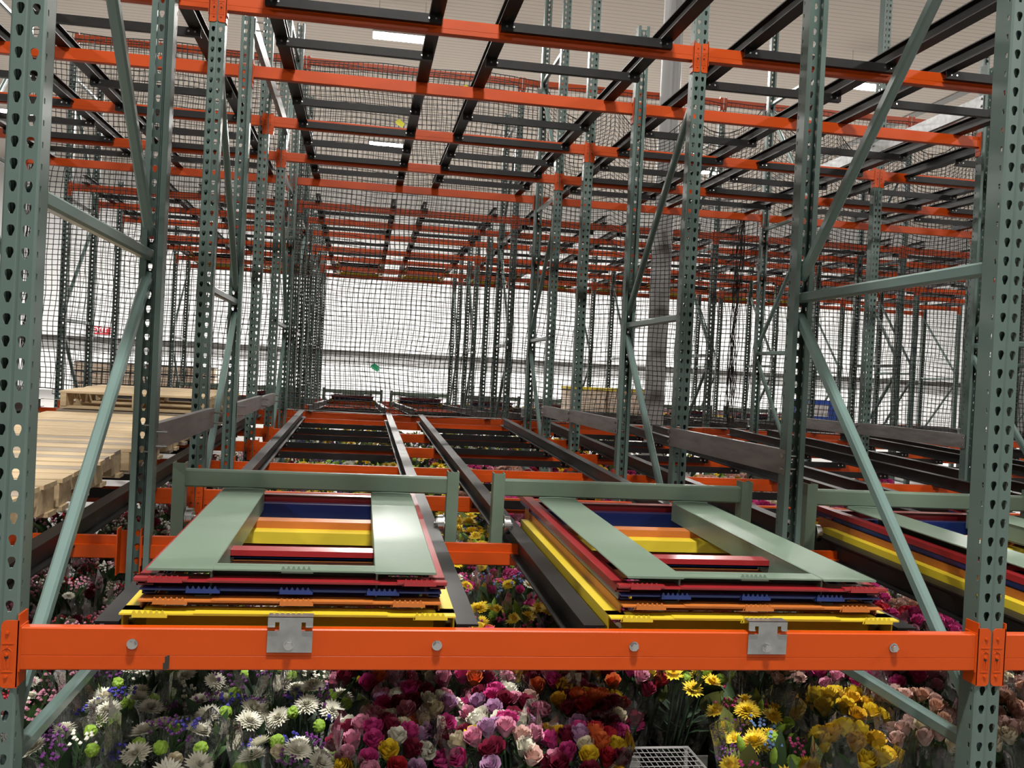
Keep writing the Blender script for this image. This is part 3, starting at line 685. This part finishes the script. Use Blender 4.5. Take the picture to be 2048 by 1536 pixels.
def pom(col, s=1., seed=0):
    rnd = random.Random(seed); bm = bmesh.new(); bmesh.ops.create_icosphere(bm, subdivisions=3, radius=.02 * s)
    for v in bm.verts: v.co *= rnd.uniform(.84, 1.12)
    me = bpy.data.meshes.new('pompon'); bm.to_mesh(me); bm.free(); me.materials.append(M['p_' + col]); return me
def spray(col, s=1., seed=0):
    rnd = random.Random(seed); mb = MB()
    for k in range(16):
        p = Vector((rnd.gauss(0, .015), rnd.gauss(0, .015), rnd.uniform(-.012, .02))) * s; r = .0055 * s * rnd.uniform(.7, 1.2)
        mb.add([tuple(p + Vector(q) * r) for q in ((1, 0, 0), (-1, 0, 0), (0, 1, 0), (0, -1, 0), (0, 0, 1), (0, 0, -1))], [(0, 2, 4), (2, 1, 4), (1, 3, 4), (3, 0, 4), (2, 0, 5), (1, 2, 5), (3, 1, 5), (0, 3, 5)])
        mb.tube([p, (0, 0, -.05 * s)], .0008, 3, 1)
    return mb.mesh('flower_spray', ['p_' + col, 'p_leaf'])
def bud(col, s=1.):
    mb = MB(); prof = [(0, 0), (.010, .012), (.012, .03), (.009, .05), (.001, .066)]
    for i in range(len(prof) - 1):
        (r0, z0), (r1, z1) = prof[i], prof[i + 1]
        mb.add([(r * s * cos(2 * pi * k / 8), r * s * sin(2 * pi * k / 8), z * s - .02) for r, z in ((max(r0, .001), z0), (r1, z1)) for k in range(8)], [(k, (k + 1) % 8, 8 + (k + 1) % 8, 8 + k) for k in range(8)])
    return mb.mesh('lily_bud', 'p_' + col, True)
def leaf(col, L=.12, wd=.022, n=5):
    mb = MB(); vs = []
    for k in range(n + 1):
        t = k / n; ww = wd * sin(pi * (t * .92 + .08)) ** .8 if t < 1 else .0; z = L * t; y = -.35 * L * t * t
        vs += [(-ww, y + ww * .25, z), (0, y, z), (ww, y + ww * .25, z)]
    mb.add(vs, [(3 * k + a, 3 * k + a + 1, 3 * k + a + 4, 3 * k + a + 3) for k in range(n) for a in (0, 1)])
    return mb.mesh('leaf', 'p_' + col, True)
def spikes(col, seed=0):
    rnd = random.Random(seed); mb = MB()
    for k in range(14):
        a = rnd.uniform(0, 6.28); el = rnd.uniform(.5, 1.4); L = rnd.uniform(.05, .11); d = Vector((cos(a) * cos(el), sin(a) * cos(el), sin(el))); s = Vector((-sin(a), cos(a), 0)) * .0016
        mb.add([tuple(-s), tuple(s), tuple(d * L)], [(0, 1, 2)])
    return mb.mesh('grass_spikes', 'p_' + col)
FL = {}
def fl(kind, col, s=1.):
    k = (kind, col, s)
    if k not in FL:
        FL[k] = {'rose': rose, 'mum': mum, 'pom': pom, 'spray': spray, 'bud': bud, 'daisy': lambda c, q: mum(c, q, 3, 1, 'gold'), 'leaf': lambda c, q: leaf(c, .12 * q), 'broad': lambda c, q: leaf(c, .11 * q, .038), 'spikes': lambda c, q: spikes(c)}[kind](col, s)
    return FL[k]
PART = dict(rose='rose_bloom', mum='chrysanthemum_bloom', pom='green_pompon', spray='flower_spray', bud='lily_bud', daisy='daisy_bloom', leaf='leaf', broad='leaf', spikes='grass_spikes')
def sleeve_mesh(r, h, seed):
    rnd = random.Random(seed); mb = MB(); n = 26; rows = 7; ph = [rnd.uniform(0, 6) for _ in range(4)]; vs = []
    for j in range(rows + 1):
        v = j / rows; rr = .045 + (r - .045) * v ** .75
        for k in range(n):
            a = 2 * pi * k / n; q = rr * (1 + .10 * v * sin(5 * a + ph[0]) + .06 * v * sin(11 * a + ph[1] + 2 * v)) + (rnd.uniform(-.006, .006))
            vs.append((q * cos(a), q * sin(a), h * (v - 1) + .10 * v * (.5 + .5 * sin(2 * a + ph[2])) + .02 * v * sin(7 * a + ph[3])))
    mb.add(vs, [(j * n + k, j * n + (k + 1) % n, (j + 1) * n + (k + 1) % n, (j + 1) * n + k) for j in range(rows) for k in range(n)])
    return mb.mesh('cellophane_sleeve', 'film', False)
SLV = [sleeve_mesh(.150, .38, i) for i in range(4)]
def stems_mesh():
    mb = MB(); rnd = random.Random(3)
    for k in range(11):
        a = rnd.uniform(0, 6.28); r = rnd.uniform(.01, .09); mb.tube([(r * cos(a), r * sin(a), -.03), (r * .4 * cos(a), r * .4 * sin(a), -.38)], .003, 4)
    for k in range(14):
        a = rnd.uniform(0, 6.28); r = .03 + .07 * rnd.random(); z = -rnd.uniform(.05, .22); d = Vector((cos(a), sin(a), .5)).normalized(); s = Vector((-sin(a), cos(a), 0)) * .018; p = Vector((r * cos(a) * .6, r * sin(a) * .6, z))
        mb.add([tuple(p), tuple(p + d * .05 + s), tuple(p + d * .10), tuple(p + d * .05 - s)], [(0, 1, 2, 3)])
    return mb.mesh('stems', 'p_dleaf')
STEMS = stems_mesh()
MIX = dict(
    white=([('mum', 'white', 1.15)] * 6 + [('pom', 'lime', .95)] * 4 + [('spray', 'purple', 1.1)] * 2 + [('spray', 'blue', 1.2)] * 2 + [('rose', 'cream', .8)], [('leaf', 'dleaf', 1.), ('spikes', 'dleaf', 1.), ('spikes', 'silver', 1.), ('leaf', 'leaf', 1.)], .125),
    whitedim=([('mum', 'white', 1.0)] * 3 + [('pom', 'lime', .9)] * 2 + [('spray', 'purple', 1.2)] * 3 + [('spray', 'white', 1.3)] * 2, [('leaf', 'dleaf', 1.2), ('spikes', 'dleaf', 1.2), ('leaf', 'dleaf', 1.)], .12),
    roses=([('rose', c, 1.12) for c in 'pink white burgundy yellow lav hot white red burgundy pink hot cream yellow burgundy lav hot pink white burgundy hot pink burgundy orange pink hot white'.split()], [('leaf', 'leaf', .6)], .145),
    rosesw=([('rose', c, 1.12) for c in 'burgundy gold orange burgundy red burgundy hot yellow orange cream burgundy burgundy red lav yellow burgundy orange hot burgundy hot burgundy pink red gold'.split()], [('leaf', 'leaf', .6)], .145),
    rosesl=([('rose', c, 1.12) for c in 'lav white pink burgundy lav white blush hot cream pink white lav burgundy yellow pink white lav hot burgundy hot pink white blush hot burgundy'.split()], [('leaf', 'leaf', .6)], .145),
    yellow=([('daisy', 'yellow', 1.1)] * 5 + [('pom', 'lime', 1.0)] * 3 + [('spray', 'hot', 1.2)] * 2 + [('mum', 'yellow', 1.25)] * 2 + [('bud', 'lime', 1.)] * 2 + [('spray', 'purple', 1.)] * 1 + [('spray', 'sky', 1.2)], [('leaf', 'leaf', 1.2), ('broad', 'leaf', 1.), ('broad', 'olive', 1.), ('leaf', 'olive', 1.2)], .135),
    garden=([('rose', 'hot', .8)] * 2 + [('mum', 'yellow', .9)] * 3 + [('spray', 'sky', 1.4)] * 2 + [('spray', 'hot', 1.2)] * 3 + [('daisy', 'white', .9)] * 2 + [('pom', 'lime', .8)] * 2, [('broad', 'leaf', 1.), ('broad', 'olive', 1.), ('leaf', 'silver', 1.)], .13),
    gold=([('rose', 'yellow', 1.2)] * 9 + [('rose', 'gold', 1.1)] * 6, [('leaf', 'leaf', .8)], .125),
    hot=([('rose', 'hot', 1.1)] * 12 + [('rose', 'pink', 1.)] * 5, [('leaf', 'leaf', .6)], .13),
    peach=([('rose', 'peach', .95)] * 10 + [('rose', 'blush', .95)] * 9, [('leaf', 'leaf', .6)], .13),
    blush=([('rose', 'blush', 1.)] * 12 + [('rose', 'cream', 1.05)] * 6, [('leaf', 'leaf', .6)], .13),
    red=([('rose', 'red', 1.1)] * 12 + [('rose', 'hot', 1.)] * 5, [('leaf', 'leaf', .6)], .13),
    pinkdim=([('spray', 'pink', 1.3)] * 4 + [('spray', 'white', 1.2)] * 3 + [('mum', 'white', .7)] * 2 + [('spray', 'red', 1.1)] * 2 + [('rose', 'burgundy', .8)] * 2, [('leaf', 'leaf', 1.), ('broad', 'leaf', 1.), ('leaf', 'dleaf', 1.1)], .125),
)
DESC = dict(white='white chrysanthemum bouquet with green pompons', whitedim='bouquet of white blooms and purple sprays', roses='bouquet of mixed pink, white and burgundy roses',
            rosesw='bouquet of burgundy, orange and yellow roses', rosesl='bouquet of lavender, white and pale pink roses', yellow='yellow daisy bouquet with lime pompons', garden='mixed yellow, blue and pink garden bouquet',
            gold='bright yellow rose bouquet', hot='magenta pink rose bouquet', peach='peach and blush rose bouquet', blush='pale blush and cream rose bouquet', red='deep red rose bouquet', pinkdim='leafy bouquet of pink and white sprays')
def place_heads(mix, rnd, R):
    heads, lv, R = mix; heads = list(heads); rnd.shuffle(heads); n = len(heads); res = []
    for i, h in enumerate(heads):
        r = R * sqrt((i + .5) / n); a = i * 2.39996 + rnd.uniform(-.25, .25); t = r / R
        res.append((h, (r * cos(a), r * sin(a), .055 * (1 - t * t) + rnd.uniform(-.012, .014)), (t * .55 + rnd.uniform(-.15, .15), a)))
    for i in range(len(lv) * 3):
        h = lv[i % len(lv)]; a = rnd.uniform(0, 6.28); r = R * rnd.uniform(.25, 1.0)
        res.append((h, (r * cos(a), r * sin(a), rnd.uniform(-.09, -.03)), (rnd.uniform(.1, .75), a)))
    return res
def bouquet(kind, x, y, z, label, seed, sleeve=True, tilt=0, group=None):
    rnd = random.Random(seed)
    t = thing('flower_bouquet', label, 'bouquet', (x, y, z), (tilt, rnd.uniform(-.12, .12), rnd.uniform(0, 6.28)), group)
    for (k, c, s), p, (ti, a) in place_heads(MIX[kind], rnd, 0):
        me = fl(k, c, s); o = link(PART[k] if not (k == 'pom' and c != 'lime') else 'pompon', me, t, p)
        o.rotation_euler = (Matrix.Rotation(a, 3, 'Z') @ Matrix.Rotation(ti, 3, 'Y') @ Matrix.Rotation(rnd.uniform(0, 6.28), 3, 'Z')).to_euler()
    link('stems', STEMS, t)
    if sleeve: link('cellophane_sleeve', SLV[seed % 4], t)
    return t
BUCK = MB()
for z0, z1, r0, r1 in ((0, .30, .105, .14),):
    n = 20; vs = [(r * cos(2 * pi * k / n), r * sin(2 * pi * k / n), z) for r, z in ((r0, z0), (r1, z1), (r1 - .006, z1), (r0 - .006, z0 + .01)) for k in range(n)]
    BUCK.add(vs, [(j * n + k, j * n + (k + 1) % n, (j + 1) * n + (k + 1) % n, (j + 1) * n + k) for j in range(3) for k in range(n)] + [tuple(range(n - 1, -1, -1))])
BUCK = BUCK.mesh('bucket', 'bucket')
BTAG = MB().box(-.022, .022, -.003, 0, -.10, 0).mesh('bucket_tag', 'tag')
rowy = [.36, .64, .93, 1.22]
def colx(r): return [(-.24 + .285 * k + (.10 if r % 2 else 0)) for k in range(14)]
def kind_at(x, y, rnd):
    if x < .0: return 'pinkdim'
    if x < .78 - .12 * (y > .8): return 'white' if (x > .12 and y < .8) else 'whitedim'
    if x < 1.62: return rnd.choice(['roses', 'roses', 'rosesl']) if x < 1.36 else 'rosesw'
    if x < 1.86: return None
    if x < 2.26: return 'yellow'
    if x < 2.50: return 'gold' if y < .8 else 'peach'
    if x < 2.9: return 'hot' if y > .8 else ('blush' if y < .5 else 'peach')
    return ['peach', 'red', 'blush', 'hot'][int(rnd.random() * 4)]
rnd = random.Random(11); cnt = {}
for r, y in enumerate(rowy):
    for k, x in enumerate(colx(r)):
        kd = kind_at(x, y, rnd)
        if r >= 2 and kd is None: kd = 'rosesw'
        if kd is None: continue
        jx, jy = x + rnd.uniform(-.03, .03), y + rnd.uniform(-.03, .03); z = -.50 + .012 * r + rnd.uniform(-.02, .02)
        if kd in ('yellow',): z -= .02
        bouquet(kd, jx, jy, z, '%s, %s row, %s from the left' % (DESC[kd], ORD[r], ORD[k]), r * 20 + k, sleeve=True, tilt=.18)
        b = thing('flower_bucket', 'black flower bucket on the floor, %s row, %s from the left' % (ORD[r], ORD[k]), 'bucket', (jx, jy, FLOOR)); link('bucket', BUCK, b)
        link('price_tag', BTAG, b, (0, -.145, .32))

# deeper rows: one mesh per kind variant, standing in its bucket
FARM = {}
def far_meshes(kind, v):
    k = (kind, v)
    if k in FARM: return FARM[k]
    rnd = random.Random(hash(kind) % 1000 + v if False else sum(map(ord, kind)) + v); mb = MB(); mats = []; fmb = MB(); fm = []
    for (q, c, s), p, (ti, a) in place_heads(MIX[kind], rnd, 0):
        me = fl(q, c, s); T = Matrix.Translation(Vector(p)) @ (Matrix.Rotation(a, 4, 'Z') @ Matrix.Rotation(ti, 4, 'Y'))
        tgt, ms = (fmb, fm) if q in ('leaf', 'broad', 'spikes') else (mb, mats)
        idx = []
        for m_ in me.materials:
            if m_ not in ms: ms.append(m_)
            idx.append(ms.index(m_))
        n0 = len(tgt.v); tgt.v += [tuple(T @ w_.co) for w_ in me.vertices]
        for pl in me.polygons: tgt.f.append(tuple(n0 + i for i in pl.vertices)); tgt.m.append(idx[pl.material_index])
    FARM[k] = (mb.mesh('blossoms', mats), fmb.mesh('foliage', fm)); return FARM[k]
ZONES = {'garden': 'between the inner rails', 'yellow': 'between the inner rails', 'pinkdim': 'left of the first frame', 'whitedim': 'under the left lane', 'hot': 'under the right lane', 'peach': 'under the right lane', 'red': 'beyond the right posts', 'gold': 'beyond the right posts', 'roses': 'beyond the right posts', 'white': 'under the left lane', 'blush': 'beyond the right posts', 'rosesw': 'under the right lane'}
def far_kind(x, y, rnd):
    if y > 8: return rnd.choice(['yellow', 'white', 'whitedim'])
    if x < .05: return 'pinkdim'
    if x < .95: return rnd.choice(['whitedim', 'white', 'yellow' if y > 4 else 'whitedim'])
    if x < 1.62: return rnd.choice(['garden', 'yellow']) if y < 3.6 else 'yellow'
    if x < 2.45: return rnd.choice(['hot', 'rosesw', 'yellow' if y > 3 else 'hot', 'peach'])
    return rnd.choice(['hot', 'red', 'peach', 'gold', 'roses', 'blush'])
nfar = 0; yy = 1.55; rowi = 0
while yy < 13.6:
    x0 = -1.15 if yy < 4 else -.6; x1 = 2.6 + .58 * yy
    st = .30 if yy < 3.4 else (.42 if yy < 8 else .62)
    if yy > 8: x0 = .1; x1 = 5.2
    x = x0 + (st / 2 if rowi % 2 else 0)
    while x < min(x1, 7.3):
        if abs(x - 4.12) < .45 and abs(yy - 8.15) < .45: x += st; continue
        kd = far_kind(x, yy, rnd); bl, fo = far_meshes(kd, rnd.randrange(2))
        lab = '%s in a bucket deep %s' % (DESC[kd], ZONES[kd])
        t = thing('bucket_of_flowers', lab, 'flower bucket', (x + rnd.uniform(-.04, .04), yy + rnd.uniform(-.04, .04), FLOOR), None, DESC[kd] + ' ' + ZONES[kd])
        a = rnd.uniform(0, 6.28); z = .53 + rnd.uniform(-.03, .05); s = 1.05 if st < .4 else 1.35
        for nm, me in (('blossoms', bl), ('foliage', fo)):
            o = link(nm, me, t, (0, 0, z), (0, 0, a)); o.scale = (s, s, s)
        link('bucket', BUCK, t)
        if yy < 4.5: link('cellophane_sleeve', SLV[nfar % 4], t, (0, 0, z), (0, 0, a))
        nfar += 1; x += st
    yy += st; rowi += 1
print('far buckets', nfar)
# wire deck of the cart in the dark gap, with its black pan
mb = MB()
for k in range(17): mb.tube([(1.60 + .0 + .018 * k, .12, -.60), (1.60 + .018 * k, .62, -.60)], .0016, 4)
for k in range(15): mb.tube([(1.59, .13 + .035 * k, -.598), (1.90, .13 + .035 * k, -.598)], .0016, 4)
mb.tube([(1.585, .12, -.60), (1.905, .12, -.60), (1.905, .63, -.60), (1.585, .63, -.60), (1.585, .12, -.60)], .005, 6)
t = thing('wire_shelf', 'grey wire mesh shelf in the dark gap between roses and yellow bouquets', 'shelf', (0, 0, 0)); link('wire_mesh', mb.mesh('wire_mesh', 'grey'), t)
for x, y in ((1.59, .125), (1.90, .125), (1.59, .625), (1.90, .625)): link('leg', MB().cyl((0, 0, .21), .008, .42, 'z', 8).mesh('leg', 'grey'), t, (x, y, FLOOR))

# ---- label check (prints only)
_seen = {}
for o in bpy.data.objects:
    if o.parent is None and 'label' in o:
        n_ = len(o['label'].split())
        if not 4 <= n_ <= 16: print('LABEL LENGTH', n_, o['label'])
        _seen.setdefault(o['label'], []).append(o.get('group'))
for l_, g_ in _seen.items():
    if len(g_) > 1 and (None in g_): print('LABEL TWICE', l_, len(g_))
